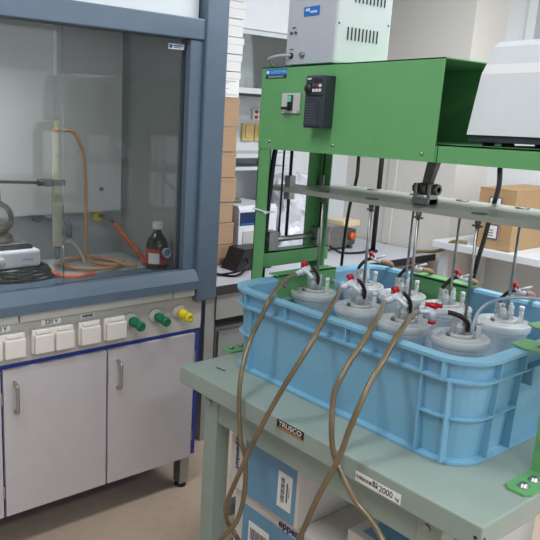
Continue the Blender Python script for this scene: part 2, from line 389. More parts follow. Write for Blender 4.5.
MB().lathe(bc, [(0, .161), (.018, .161), (.019, .163), (.019, .187), (.017, .190), (0, .190)], n=26).build('bottle_cap', WHITE, bt)
def arc(mb, c, r, a0, a1, z0, z1, n=16):
    pr = None
    for i in range(n + 1):
        a = math.radians(a0 + (a1 - a0) * i / n)
        q = [mb.bm.verts.new((c[0] + rr * math.cos(a), c[1] + rr * math.sin(a), c[2] + z)) for rr, z in ((r, z0), (r, z1), (r - .0008, z1), (r - .0008, z0))]
        if pr:
            for k in range(4):
                f = mb.bm.faces.new((pr[k], pr[(k + 1) % 4], q[(k + 1) % 4], q[k]))
        else: mb.bm.faces.new(q)
        pr = q
    mb.bm.faces.new(pr); return mb
bl = arc(MB(), bc, .0428, -110, 60, .030, .088).build('bottle_label', mat('red label', (200, 62, 48), .6, noise=.02), bt)
arc(MB(), bc, .0433, -80, -20, .034, .074).build('label_panel', PAPER, bl)

# ================================================================== SIDE TABLE ALONG THE LEFT WALL
tb = thing('lab_table', 'long grey lab table with black front edge beyond the fume hood', 'table', (-2.62, 2.6, 0))
bx(-2.995, -2.262, 1.70, 3.54, .728, .760).build('tabletop', CNT, tb)
plab(bx(-2.262, -2.25, 1.70, 3.54, .722, .761).build('edge_band', BLACKP, tb), 'black edge band')
for yy in (1.84, 2.7, 3.48):
    for xx in (-2.30, -2.95):
        MB().box(xx - .025, xx + .025, yy - .028, yy + .028, 0, .728).build('leg', TBLG, tb)
MB().box(-2.29, -2.265, 1.868, 3.45, .60, .724).box(-2.32, -2.29, 1.868, 3.45, .70, .728).build('apron', TBLG, tb)
pd = thing('drawer_pedestal', 'grey drawer unit standing under the lab table', 'drawer unit', (-2.6, 2.25, 0))
bx(-2.9, -2.34, 1.93, 2.5, .04, .53, bev=.004).build('pedestal_body', mat('mid grey metal', (120, 122, 124), .5, noise=.03), pd)
for k in range(3):
    dr = bx(-2.34, -2.325, 1.94, 2.49, .06 + k * .155, .205 + k * .155).build('drawer', mat('mid grey front', (132, 134, 136), .5, noise=.03), pd)
    bx(-2.326, -2.31, 2.12, 2.3, .17 + k * .155, .182 + k * .155).build('handle', DSTEEL, dr)
for yy in (1.96, 2.47):
    for xx in (-2.86, -2.38): MB().cyl((xx, yy, 0), (xx, yy, .04), .02).build('caster', BLACK, pd)

# box stack
ys = [262, 240, 217, 195, 171, 147, 122, 95]
def zs(y):  # height of each joint on the stack, metres
    tab = {262: .760, 240: .868, 217: .982, 195: 1.090, 171: 1.215, 147: 1.345, 122: 1.470, 95: 1.612}
    return tab[y]
pos = ['bottom of the stack on the lab table', 'second from the bottom', 'third from the bottom', 'fourth from the bottom', 'fifth from the bottom', 'sixth from the bottom', 'topmost brown one, just under the labelled white box']
for k in range(7):
    z0, z1 = zs(ys[k]), zs(ys[k + 1]); j = [.0, .004, -.003, .005, .0, -.002, .002][k]
    b = thing('carton', 'small brown carton, ' + pos[k], 'box', (-2.76, 2.14, z0), 'brown cartons in the tall stack')
    bx(-2.9, -2.62 + j, 2.03, 2.245 + j, z0, z1 - .003, bev=.002).build('carton_body', CARDL, b)
    bx(-2.9, -2.618 + j, 2.03, 2.246 + j, z1 - .018, z1 - .0025).build('lid_edge', CARDL, b)
wz = [1.612, 1.732, 1.748 + .072, 1.905, 1.985, 2.06, 2.14]
wz = [1.612, 1.738, 1.820, 1.900, 1.985, 2.065, 2.15]
wl = ['white carton with printed label directly above the brown cartons', 'plain white carton, lowest of the plain ones in the stack', 'plain white carton, second above the labelled carton', 'plain white carton, third above the labelled carton', 'plain white carton, next to topmost in the stack', 'plain white carton, topmost in the stack']
for k in range(6):
    j = [-.002, .000, .004, .002, .005, .002][k]
    b = thing('carton', wl[k], 'box', (-2.76, 2.14, wz[k]), 'white cartons at the top of the stack')
    bx(-2.9, -2.62 + j, 2.03, 2.245 + j, wz[k], wz[k + 1] - .012, bev=.002).build('carton_body', CARDW, b)
    bx(-2.9, -2.617 + j, 2.028, 2.248 + j, wz[k + 1] - .035, wz[k + 1] - .004).build('lid', CARDW, b)
    if k == 0:
        lb = bx(-2.6185, -2.618, 2.06, 2.235, wz[k] + .015, wz[k + 1] - .04).build('carton_label', PAPER, b)
        m_ = MB()
        for q in range(7): m_.box(-2.618, -2.6176, 2.07, 2.07 + random.uniform(.07, .15), wz[k] + .022 + q * .009, wz[k] + .025 + q * .009)
        m_.build('label_print', mat('faint print', (150, 152, 165), .7, noise=0), lb)

# wall cabinet + shelves
wc = thing('wall_cabinet', 'white wall cabinet with sliding glass doors above the lab table', 'cabinet', (-2.83, 2.9, 1.66))
MB().box(-2.98, -2.67, 1.75, 3.25, 1.640, 1.668).box(-2.98, -2.67, 1.75, 3.25, 1.930, 1.955).box(-2.98, -2.67, 1.75, 1.78, 1.668, 1.93).box(-2.98, -2.67, 3.22, 3.25, 1.668, 1.93).box(-2.98, -2.96, 1.78, 3.22, 1.668, 1.93).build('carcass', OFFW, wc)
bx(-2.98, -2.66, 1.75, 3.25, 1.955, 2.5).build('upper_doors', WALLW, wc)
bx(-2.69, -2.672, 1.75, 3.25, 1.626, 1.640).build('bottom_rail', BLACKP, wc)
bx(-2.678, -2.672, 1.78, 2.62, 1.668, 1.93).build('glass_door', CLEAR, wc)
bx(-2.688, -2.682, 2.6, 3.22, 1.668, 1.93).build('glass_door', CLEAR, wc)
for k, (yy, hh, nm) in enumerate(((2.36, .085, 'clear beaker nearest the carton stack behind the cabinet glass'), (2.47, .06, 'short clear beaker second from the carton stack behind the cabinet glass'), (2.58, .09, 'clear beaker beside the green machine edge behind the cabinet glass'))):
    tag(MB().lathe((-2.8, yy, 1.668), [(0, .002), (.028, 0), (.03, .004), (.03, hh), (.033, hh + .004), (.028, hh), (.028, .006)], n=22).build('beaker', mat('thick glassware', (225, 232, 232), .1, noise=0, alpha=.3)), nm, 'beaker', 'beakers in the wall cabinet')
sh = thing('wall_shelf', 'white double wall shelf rail under the glass cabinet', 'shelf', (-2.83, 2.9, 1.24))
bx(-2.995, -2.72, 1.75, 2.78, 1.305, 1.33, bev=.003).build('shelf_board', OFFW, sh)
bx(-2.995, -2.76, 1.75, 2.78, 1.235, 1.255, bev=.003).build('shelf_board', OFFW, sh)
MB().box(-2.995, -2.97, 2.2, 2.22, 1.2, 1.6).box(-2.995, -2.97, 2.74, 2.76, 1.2, 1.33).build('bracket', OFFW, sh)
def wallplate(yc, zc, w_, h_, m, nm, label, cat):
    t = thing(nm, label, cat, (-2.99, yc, zc - h_ / 2))
    bx(-2.998, -2.98, yc - w_ / 2, yc + w_ / 2, zc - h_ / 2, zc + h_ / 2, bev=.004).build('plate', m, t)
    return t
YP = mat('yellowed plastic', (226, 196, 128), .5, noise=.03)
for yc, lb in ((2.638, 'yellowed square wall switch next to the carton stack'), (2.735, 'yellowed square wall switch next to the green machine')):
    t = wallplate(yc, 1.437, .088, .098, YP, 'wall_switch', lb, 'switch'); t['group'] = 'yellowed wall switches'
    bx(-2.981, -2.973, yc - .025, yc + .025, 1.405, 1.475, bev=.003).build('rocker', YP, t)
t = wallplate(2.71, 1.54, .085, .065, PAPER, 'wall_sign', 'small white wall sign with four red marks', 'sign')
m_ = MB()
for a in (-1, 1):
    for b_ in (-1, 1): m_.box(-2.98, -2.979, 2.71 + a * .018 - .012, 2.71 + a * .018 + .012, 1.54 + b_ * .015 - .009, 1.54 + b_ * .015 + .009)
m_.build('sign_marks', RED, t)

# white instrument with blue screen, behind left post
ins = thing('analyser', 'white bench instrument with dark blue screen between cartons and green post', 'instrument', (-2.75, 2.5, .76))
MB().prism([(-2.60, .765), (-2.60, 1.045), (-2.615, 1.065), (-2.90, 1.065), (-2.90, .765)], 2.27, 2.54, 'xz').build('housing', WHITE, ins)
s_ = bx(-2.606, -2.597, 2.275, 2.41, .962, 1.032, bev=.002).build('screen', mat('navy display', (20, 42, 84), .2, noise=.02), ins)
bx(-2.5972, -2.5965, 2.280, 2.405, .967, .974).build('screen_strip', LBLUE, s_)
bx(-2.60, -2.595, 2.30, 2.52, .80, .93).build('front_hatch', PANELG, ins)
for yy in (2.30, 2.51):
    for xx in (-2.64, -2.86): MB().cyl((xx, yy, .76), (xx, yy, .767), .012).build('foot', BLACK, ins)
MB().tube([(-2.75, 2.33, 1.065), (-2.75, 2.34, 1.115), (-2.76, 2.32, 1.145)], .006).lathe((-2.75, 2.36, 1.065), [(0, 0), (.04, 0), (.036, .016), (.018, .026), (0, .028)], n=20).build('top_dish', mat('olive dish', (104, 104, 84), .5, noise=.1), ins)
dk = thing('power_adapter', 'black boxy device with cables behind the left green post', 'device', (-2.5, 2.25, .76))
MB().prism([(2.13, .762), (2.37, .762), (2.37, .82), (2.33, .872), (2.18, .872)], -2.56, -2.44, 'yz').build('case', BLACKP, dk)
bx(-2.44, -2.438, 2.18, 2.30, .80, .82).build('front_slot', CHAR, dk)
MB().tube([(-2.44, 2.2, .82), (-2.38, 2.15, .80), (-2.36, 2.06, .768), (-2.45, 2.0, .766)], .006).build('cable', BLACK, dk)
MB().tube([(-2.45, 2.25, .868), (-2.38, 2.2, .86), (-2.34, 2.08, .80), (-2.42, 2.0, .766)], .005).build('cable', BLACK, dk)

# crumpled plastic cover
def lumpy(name, c, s, m, seed=0, amp=.10):
    bm = bmesh.new(); bmesh.ops.create_cube(bm, size=1)
    bmesh.ops.subdivide_edges(bm, edges=bm.edges[:], cuts=14, use_grid_fill=True)
    from mathutils import noise as nz
    for v in bm.verts:
        p = v.co.copy(); ln = Vector((p.x * s[0], p.y * s[1], p.z * s[2]))
        d = nz.noise_vector(ln * 9 + Vector((seed, 0, 0))) * amp * .5 + nz.noise_vector(ln * 24 + Vector((0, seed, 0))) * amp * .28
        if p.z < -.49: d = Vector((d.x, d.y, 0))
        taper = 1 - .22 * (p.z + .5)
        v.co = Vector((ln.x * taper, ln.y * taper, ln.z)) + d + Vector(c)
    for f in bm.faces: f.smooth = False
    mb = MB(); mb.bm.free(); mb.bm = bm
    return mb.build(name, m)
tag(lumpy('plastic_bag', (-2.74, 2.77, .99), (.24, .34, .44), mat('crinkled plastic sheet', (226, 226, 236), .22, noise=.04, coat=.6, alpha=.88), 3, .07), 'crumpled translucent plastic cover draped on the lab table behind the green frame', 'plastic cover')

# pump with orange knob
pm = thing('metal_pump', 'square silver pump box with an orange knob on the grey lab table', 'pump', (-2.6, 3.1, .76))
bx(-2.76, -2.60, 2.98, 3.14, .78, .91, bev=.003).build('motor_housing', STEEL, pm)
bx(-2.74, -2.61, 3.14, 3.23, .785, .88, bev=.003).build('end_block', DSTEEL, pm)
bx(-2.76, -2.60, 3.10, 3.25, .90, .935, bev=.004).build('cream_cover', mat('cream plastic', (226, 212, 176), .5, noise=.02), pm)
MB().lathe((-2.609, 3.185, .84), [(0, 0), (.022, 0), (.020, .022), (0, .024)], axis=PX).build('knob', mat('orange knob', (226, 92, 30), .4, noise=.02), pm)
MB().lathe((-2.70, 2.98, .86), [(0, 0), (.03, 0), (.03, .01), (.015, .014), (.015, .04), (0, .04)], axis=(0, -1, 0)).build('shaft_hub', DSTEEL, pm)
for yy in (3.0, 3.2):
    MB().box(-2.75, -2.61, yy - .01, yy + .01, .76, .787).build('foot', DSTEEL, pm)
MB().tube([(-2.62, 2.99, .80), (-2.52, 3.0, .77), (-2.47, 3.12, .768), (-2.5, 3.24, .768)], .007).build('cable', BLACK, pm)

# far ledge with carton
lt = thing('far_ledge', 'white ledge table along the far wall under the cardboard box', 'table', (-1.6, 3.65, 0))
bx(-2.17, -.9, 3.36, 3.88, .835, .875, bev=.003).build('ledge_top', WHITE, lt)
for xx in (-2.12, -.95):
    for yy in (3.42, 3.82): bx(xx - .02, xx + .02, yy - .02, yy + .02, 0, .835).build('leg', OFFW, lt)
cb = thing('cardboard_box', 'brown cardboard box with purple-framed label on the far white ledge', 'box', (-1.75, 3.62, .875))
bx(-1.945, -1.745, 3.40, 3.86, .876, 1.195, bev=.002).build('box_body', CARD, cb)
MB().box(-1.946, -1.744, 3.399, 3.62, 1.194, 1.199).box(-1.946, -1.744, 3.626, 3.861, 1.194, 1.199).build('top_flaps', CARD, cb)
bx(-1.8, -1.742, 3.396, 3.40, .88, 1.19).build('corner_strip', CARD, cb)
for zz in (.975, 1.12):
    l = bx(-1.885, -1.815, 3.3965, 3.399, zz - .045, zz + .035).build('box_label', mat('purple print', (112, 88, 140), .6, noise=0), cb)
    bx(-1.878, -1.822, 3.395, 3.3965, zz - .038, zz + .028).build('label_panel', PAPER, l)
    m_ = MB()
    for q in range(3): m_.box(-1.868, -1.84, 3.3942, 3.395, zz - .028 + q * .014, zz - .022 + q * .014)
    m_.build('label_print', mat('grey print', (130, 130, 138), .7, noise=0), l)
tag(MB().tube([(-2.33, 3.45, .77), (-2.15, 3.40, .81), (-2.05, 3.37, .883), (-1.98, 3.40, .89)], .010).build('rubber_hose', mat('khaki hose', (140, 122, 84), .5, noise=.1)), 'khaki hose leading from the end of the grey table to the far ledge', 'hose')
tag(bx(-1.75, -1.55, 3.2, 3.35, .60, .64).box(-1.6, -1.3, 3.2, 3.35, .6, .72).build('storage_tray', OFFW), 'white tray low behind the far right side of the blue crate', 'tray')
bpy.data.objects.remove(bpy.data.objects['storage_tray'])

# ================================================================== WORKBENCH
wb = thing('workbench', 'sage green steel workbench carrying the blue crate and green machine', 'workbench', (-1.08, 1.57, 0))
X0, X1, Y0, Y1 = -1.588, -.572, 1.172, 2.06
tt = bx(X0, X1, Y0, Y1, .684, .740, bev=.004).build('benchtop', BENCHG, wb)
for xx in (X0 + .128, X1 - .128):
    for yy in (Y0 + .03, Y1 - .09):
        l = MB().box(xx - .03, xx + .03, yy, yy + .055, .012, .684, bev=.002).build('leg', BENCHG, wb)
        MB().cyl((xx, yy + .027, 0), (xx, yy + .027, .012), .022).build('foot', BLACK, l)
        MB().cyl((xx - .005, yy, .655), (xx - .005, yy - .006, .655), .008, n=6).build('bolt', STEEL, l)
for a, b_ in ((Y0 + .035, Y0 + .05), (Y1 - .06, Y1 - .045)): bx(X0 + .15, X1 - .15, a, b_, .60, .684).build('apron', BENCHG, wb)
MB().box(X0 + .12, X1 - .12, Y0 + .05, Y1 - .05, .11, .135).build('lower_shelf', BENCHG, wb)
for a, b_ in ((X0 + .11, X0 + .14), (X1 - .14, X1 - .11)): bx(a, b_, Y0 + .085, Y1 - .09, .24, .28).build('side_rail', BENCHG, wb)
MB().cyl((X1 - .012, Y0 - .0005, .712), (X1 - .012, Y0 + .0005, .712), .004).cyl((X1 - .002, Y0 + .012, .71), (X1 + .001, Y0 + .012, .71), .004).build('corner_hole', INK, wb)
pl = bx(-1.146, -1.050, Y0 - .0015, Y0, .716, .7385).build('name_plate', BLACKP, wb)
text('plate_lettering', 'TRUSCO', .0185, (-1.098, Y0 - .002, .7293), PX, PZ, PAPER, pl, sx=1.15)
bx(-1.14, -1.056, Y0 - .002, Y0 - .0015, .7175, .7205).build('plate_stripe', mat('orange stripe', (220, 120, 60), .5, noise=0), pl)
pl = bx(-.882, -.757, Y0 - .0012, Y0, .691, .715).build('load_plate', PAPER, wb)
text('load_lettering', '2000', .021, (-.796, Y0 - .0017, .703), PX, PZ, INK, pl, sx=.9)
text('load_lettering', 'kg', .011, (-.766, Y0 - .0017, .701), PX, PZ, INK, pl)
text('load_caption', '均等耐荷重', .0095, (-.8575, Y0 - .0017, .703), PX, PZ, mat('brown ink', (120, 80, 60), .6, noise=0), pl)
text('load_caption', '最大\n荷重', .008, (-.825, Y0 - .0017, .706), PX, PZ, INK, pl)
m_ = dashes('top_marking', 'xxxxxx', .012, (-1.495, 1.262, .7403), (1, .12, 0), (-.12, 1, 0), INK, wb)

# ================================================================== BLUE CRATE
def rring(bm, ins, z, rad, n=8, X=( -1.551, -.700), Y=(1.303, 2.012)):
    x0, x1, y0, y1 = X[0] + ins, X[1] - ins, Y[0] + ins, Y[1] - ins
    r = max(.025, rad - ins); out = []
    for cx, cy, a0 in ((x1 - r, y1 - r, 0), (x0 + r, y1 - r, 90), (x0 + r, y0 + r, 180), (x1 - r, y0 + r, 270)):
        for k in range(n + 1):
            a = math.radians(a0 + 90 * k / n); out.append(bm.verts.new((cx + r * math.cos(a), cy + r * math.sin(a), z)))
    return out
def loft(bm, rings, closed=False):
    seq = list(zip(rings, rings[1:])) + ([(rings[-1], rings[0])] if closed else [])
    for A, B in seq:
        for i in range(len(A)):
            j = (i + 1) % len(A); bm.faces.new((A[i], A[j], B[j], B[i]))
crate = thing('crate', 'large light blue plastic crate full of clear vessels on the green bench', 'crate', (-1.146, 1.657, .740))
mb = MB()
prof = [(.044, .744), (.016, .741), (.016, .748), (.034, .751), (.022, .944), (.005, .944), (.004, .950), (.020, .952), (.018, .990), (.001, .991), (.0, 1.0), (.034, 1.0), (.040, .992), (.060, .762)]
RR = [rring(mb.bm, i_, z_, .105) for i_, z_ in prof]
loft(mb.bm, RR); mb.bm.faces.new(RR[0]); mb.bm.faces.new(RR[-1])
mb.build('crate_shell', BLUE, crate)
def wall_ins(z): return .034 - (z - .752) / (.95 - .752) * .012
def ribx(x, z0, z1, d0, yside):   # rib on long side
    ribs = MB(); o0, o1 = wall_ins(max(z0, .752)), wall_ins(min(z1, .95))
    if yside < 0: y = 1.303; ribs.hexa([(x - .002, y + .014, z0), (x + .002, y + .014, z0), (x + .002, y + o0 + .003, z0), (x - .002, y + o0 + .003, z0)], [(x - .002, y + d0, z1), (x + .002, y + d0, z1), (x + .002, y + o1 + .003, z1), (x - .002, y + o1 + .003, z1)])
    else: y = 2.012; ribs.hexa([(x - .002, y - .014, z0), (x + .002, y - .014, z0), (x + .002, y - o0 - .003, z0), (x - .002, y - o0 - .003, z0)], [(x - .002, y - d0, z1), (x + .002, y - d0, z1), (x + .002, y - o1 - .003, z1), (x - .002, y - o1 - .003, z1)])
    ribs.build('vertical_rib', BLUE, crate)
def riby(y, z0, z1, d0, s):
    o0, o1 = wall_ins(max(z0, .752)), wall_ins(min(z1, .95)); x = -.700 if s > 0 else -1.551; ribs = MB()
    ribs.hexa([(x - s * .014, y - .002, z0), (x - s * .014, y + .002, z0), (x - s * (o0 + .003), y + .002, z0), (x - s * (o0 + .003), y - .002, z0)],
              [(x - s * d0, y - .002, z1), (x - s * d0, y + .002, z1), (x - s * (o1 + .003), y + .002, z1), (x - s * (o1 + .003), y - .002, z1)])
    ribs.build('vertical_rib', BLUE, crate)
for s in (-1, 1):
    for x in (-1.43, -.834, -.765): ribx(x, .746, .946, .010, s)
    for x in (-1.45, -1.28, -1.06, -.834, -.78):
        yy = 1.303 if s < 0 else 2.012
        bx(x - .002, x + .002, min(yy - s * .003, yy - s * .022), max(yy - s * .003, yy - s * .022), .948, .994).build('rim_rib', BLUE, crate)
    for y in (1.43, 1.53, 1.80, 1.90): riby(y, .746, .946, .010, s)
    for y in (1.42, 1.53, 1.66, 1.80, 1.90):
        xx = -.700 if s > 0 else -1.551
        bx(min(xx - s * .003, xx - s * .022), max(xx - s * .003, xx - s * .022), y - .002, y + .002, .948, .994).build('rim_rib', BLUE, crate)
# mid-height ribs round each corner
for (sx, sy) in ((1, -1), (-1, -1), (1, 1), (-1, 1)):
    cx = (-.700 if sx > 0 else -1.551); cy = (2.012 if sy > 0 else 1.303)
    def path(ins):
        r = .105 - min(ins, .06); pts = []
        ex = -.834 if sx > 0 else -1.43; ey = 1.53 if sy < 0 else 1.80
        pts.append((ex, cy - sy * ins))
        ccx, ccy = cx - sx * (ins + r), cy - sy * (ins + r)
        for k in range(7):
            a = math.radians(90 - 15 * k); pts.append((ccx + sx * r * math.cos(a), ccy + sy * r * math.sin(a)))
        pts.append((cx - sx * ins, ey)); return pts
    mr = MB(); A, B = path(.013), path(.030)
    for i in range(len(A) - 1):
        q = [(A[i][0], A[i][1]), (A[i + 1][0], A[i + 1][1]), (B[i + 1][0], B[i + 1][1]), (B[i][0], B[i][1])]
        mr.hexa([(x, y, .853) for x, y in q], [(x, y, .857) for x, y in q])
    mr.build('corner_rib', BLUE, crate)
bx(-.995, -.965, 1.345, 1.353, .752, .768).build('moulding_nub', BLUE, crate)
bx(-.742, -.698, 1.56, 1.77, .905, .955, bev=.004).build('grip_recess', BLUE, crate)

# ================================================================== GREEN MACHINE
mc = thing('shaking_machine', 'tall green steel machine frame with control box, standing over the blue crate', 'machine', (-1.1, 1.65, .740))
F = GREEN
def angle_post(x0, x1, y0, y1, z0, z1, name='post'):
    return MB().box(x0, x1, y0, y0 + .004, z0, z1).box(x0, x0 + .004, y0, y1, z0, z1).build(name, F, mc)
# left end frame
angle_post(-1.640, -1.588, 1.50, 1.555, .745, 1.425, 'front_post')
MB().box(-1.640, -1.636, 1.74, 1.80, .745, 1.425).box(-1.640, -1.585, 1.796, 1.80, .745, 1.425).build('rear_post', F, mc)
for yy in (1.372,):
    ft = MB().prism([(-1.585, 1.38), (-1.585, 1.47), (-1.640, 1.50), (-1.640, 1.39), (-1.62, 1.37)], .740, .746, 'xy').build('foot_plate', F, mc)
    for q in (1.405, 1.445): MB().cyl((-1.612, q, .746), (-1.612, q, .754), .008, n=6).build('bolt', STEEL, ft)
# right end frame
MB().box(-.632, -.575, 1.472, 1.476, .745, 1.425).box(-.579, -.575, 1.472, 1.53, .745, 1.425).build('front_post', F, mc)
MB().box(-.632, -.575, 1.79, 1.794, .745, 1.425).box(-.579, -.575, 1.74, 1.794, .745, 1.425).build('rear_post', F, mc)
ft = MB().prism([(-.632, 1.365), (-.620, 1.352), (-.585, 1.352), (-.576, 1.365), (-.576, 1.49), (-.632, 1.49)], .740, .746, 'xy').build('foot_plate', F, mc)
for q in (1.385, 1.43): MB().lathe((-.603, q, .746), [(0, 0), (.012, 0), (.012, .002), (.008, .003), (.008, .008), (0, .008)], n=12).build('bolt', STEEL, ft)
MB().cyl((-.61, 1.472, .82), (-.61, 1.463, .82), .009, n=6).build('bolt', STEEL, mc)
# top beam
MB().box(-1.64, -.56, 1.50, 1.504, 1.415, 1.460).box(-1.64, -.56, 1.50, 1.86, 1.456, 1.460).box(-1.64, -.56, 1.856, 1.86, 1.415, 1.460).build('top_beam', F, mc)
# control box shell, open at its right end
MB().box(-1.64, -.99, 1.497, 1.500, 1.415, 1.668).box(-1.64, -.99, 1.497, 1.86, 1.665, 1.668).box(-1.64, -.99, 1.857, 1.86, 1.46, 1.668).box(-1.64, -1.637, 1.5, 1.857, 1.46, 1.665).build('control_box', F, mc)
for x in (-1.587, -1.322, -1.025): MB().lathe((x, 1.497, 1.440 if x < -1.1 else 1.434), [(0, 0), (.005, 0), (.004, .003), (0, .004)], axis=(0, -1, 0), n=12).build('screw', STEEL, mc)
MB().box(-.985, -.982, 1.4995, 1.5, 1.416, 1.459).build('seam', mat('dark green seam', (30, 70, 42), .6, noise=0), mc)
lp = bx(-1.621, -1.530, 1.4955, 1.4975, 1.634, 1.662).build('maker_plate', LBLUE, mc)
bx(-1.621, -1.530, 1.495, 1.4955, 1.634, 1.6425).build('plate_band', INK, lp)
text('plate_lettering', 'SANSHIN', .0165, (-1.563, 1.4948, 1.6522), PX, PZ, mat('pale blue ink', (150, 205, 235), .5, noise=0), lp, sx=1.05)
bx(-1.617, -1.606, 1.4948, 1.4955, 1.648, 1.657).build('plate_emblem', PAPER, lp)
dashes('plate_caption', 'x' * 20, .0062, (-1.5755, 1.4946, 1.638), PX, PZ, mat('grey ink', (170, 175, 180), .5, noise=0), lp)
bk = bx(-1.537, -1.459, 1.490, 1.4975, 1.528, 1.588, bev=.001).build('breaker_plate', mat('pale breaker plate', (200, 200, 196), .5, noise=.02), mc)
bx(-1.507, -1.488, 1.484, 1.4905, 1.536, 1.582, bev=.001).build('breaker_body', BLACKP, bk)
bx(-1.505, -1.490, 1.482, 1.4845, 1.562, 1.580).build('breaker_window', mat('mint window', (120, 205, 185), .5, noise=0), bk)
bx(-1.521, -1.494, 1.472, 1.484, 1.538, 1.547, bev=.001).build('breaker_lever', INK, bk)
for x, z in ((-1.531, 1.533), (-1.465, 1.533)): MB().cyl((x, 1.4895, z), (x, 1.4905, z), .003, n=10).build('breaker_screw', DSTEEL, bk)
iv = bx(-1.403, -1.330, 1.452, 1.4975, 1.487, 1.634, bev=.003).build('inverter', CHAR, mc)
plab(iv, 'charcoal motor inverter unit')
bx(-1.399, -1.334, 1.448, 1.453, 1.578, 1.630, bev=.002).build('keypad', CHAR, iv)
bx(-1.399, -1.334, 1.448, 1.453, 1.491, 1.573, bev=.002).build('cover', CHAR, iv)
MB().lathe((-1.384, 1.448, 1.598), [(0, 0), (.013, 0), (.012, .008), (0, .009)], axis=(0, -1, 0), n=24).build('dial', BLACKP, iv)
for (x, z, m) in ((-1.366, 1.592, WHITE), (-1.354, 1.592, WHITE), (-1.342, 1.592, WHITE), (-1.366, 1.605, DGRN), (-1.354, 1.605, RED), (-1.342, 1.605, WHITE)):
    bx(x - .0042, x + .0042, 1.4450, 1.448, z - .0042, z + .0042, bev=.0008).build('key', m, iv)
bx(-1.370, -1.340, 1.4470, 1.448, 1.614, 1.625).build('display', INK, iv)
dashes('inverter_lettering', 'xxxxx', .006, (-1.385, 1.4475, 1.624), PX, PZ, PAPER, iv)
m_ = MB()
for q in range(8): m_.box(-1.393, -1.393 + random.uniform(.03, .05), 1.4475, 1.448, 1.501 + q * .0075, 1.5025 + q * .0075)
m_.build('cover_print', mat('dim print', (92, 96, 108), .6, noise=0), iv)
# platform
pf = MB().prism([(-1.690, 1.597), (-.60, 1.597), (-.60, 1.90), (-1.630, 1.90), (-1.630, 1.725), (-1.690, 1.725)], 1.272, 1.287, 'xy').build('platform', ALU, mc)
plab(pf, 'flat grey aluminium lifting platform')
# left guide rods and blocks
for (yy, r_) in ((1.596, .0035), (1.632, .0055), (1.80, .0055)):
    MB().cyl((-1.618, yy, 1.10), (-1.618, yy, 1.455), r_).build('guide_rod', BLACK, mc)
for yy in (1.632, 1.80):
    MB().box(-1.630, -1.604, yy - .014, yy + .014, 1.245, 1.325, bev=.002).build('bearing_block', STEEL, mc)
for x0, x1, xa in ((-1.645, -1.598, -1.645), (-.640, -.593, -.597)):
    MB().box(x0, x1, 1.505, 1.83, 1.068, 1.072).box(xa, xa + .004, 1.505, 1.83, 1.020, 1.072).box(x1 - .004, x1, 1.505, 1.83, 1.020, 1.072).build('cross_channel', F, mc)
for yy in (1.565, 1.80):
    MB().box(-1.640, -1.600, yy - .028, yy + .014, 1.072, 1.138, bev=.002).build('pillow_block', STEEL, mc)
    MB().lathe((-1.620, yy - .029, 1.108), [(0, 0), (.016, 0), (.016, .003), (.009, .004), (0, .001)], axis=(0, -1, 0)).build('bearing_cap', DSTEEL, mc)
MB().cyl((-1.62, 1.56, 1.108), (-1.62, 1.80, 1.108), .010).build('cross_shaft', STEEL, mc)
# link arm
la = MB().hexa([(-1.131, 1.665, 1.330), (-1.109, 1.665, 1.330), (-1.109, 1.685, 1.330), (-1.131, 1.685, 1.330)], [(-1.112, 1.665, 1.455), (-1.076, 1.665, 1.455), (-1.076, 1.685, 1.455), (-1.112, 1.685, 1.455)]).build('link_arm', DSTEEL, mc)
cv = MB().box(-1.147, -1.136, 1.655, 1.695, 1.287, 1.345, bev=.002).box(-1.104, -1.093, 1.655, 1.695, 1.287, 1.345, bev=.002).box(-1.147, -1.093, 1.650, 1.700, 1.287, 1.304, bev=.002).build('clevis', STEEL, mc)
MB().cyl((-1.160, 1.675, 1.330), (-1.080, 1.675, 1.330), .008).cyl((-1.158, 1.675, 1.330), (-1.147, 1.675, 1.330), .014, n=6).cyl((-1.093, 1.675, 1.330), (-1.080, 1.675, 1.330), .015, n=20).cyl((-1.131, 1.675, 1.330), (-1.109, 1.675, 1.330), .019, n=20).build('pivot_pin', DSTEEL, cv)
VES = [(-1.462, 1.622, 'f'), (-1.262, 1.61, 'f'), (-1.094, 1.602, 'f'), (-.928, 1.618, 'g'), (-1.445, 1.845, 'b'), (-1.290, 1.862, 'b'), (-1.125, 1.860, 'b'), (-.942, 1.862, 'b')]
for (x, y, k) in VES:
    dx = .006
    rd = MB().cyl((x + dx, y + .004, .985), (x + dx, y + .004, 1.272), .0042, n=12).build('drive_rod', STEEL, mc)
    MB().lathe((x + dx, y + .004, 1.250), [(0, 0), (.006, 0), (.006, .010), (.008, .012), (.008, .022), (0, .022)], n=12).box(x - .008, x + .020, y + .001, y + .007, 1.253, 1.258).build('rod_nut', DSTEEL, rd)
    MB().lathe((x + dx, y + .004, 1.287), [(0, 0), (.020, 0), (.018, .003), (0, .003)], n=20).build('hole_plug', DSTEEL, rd)
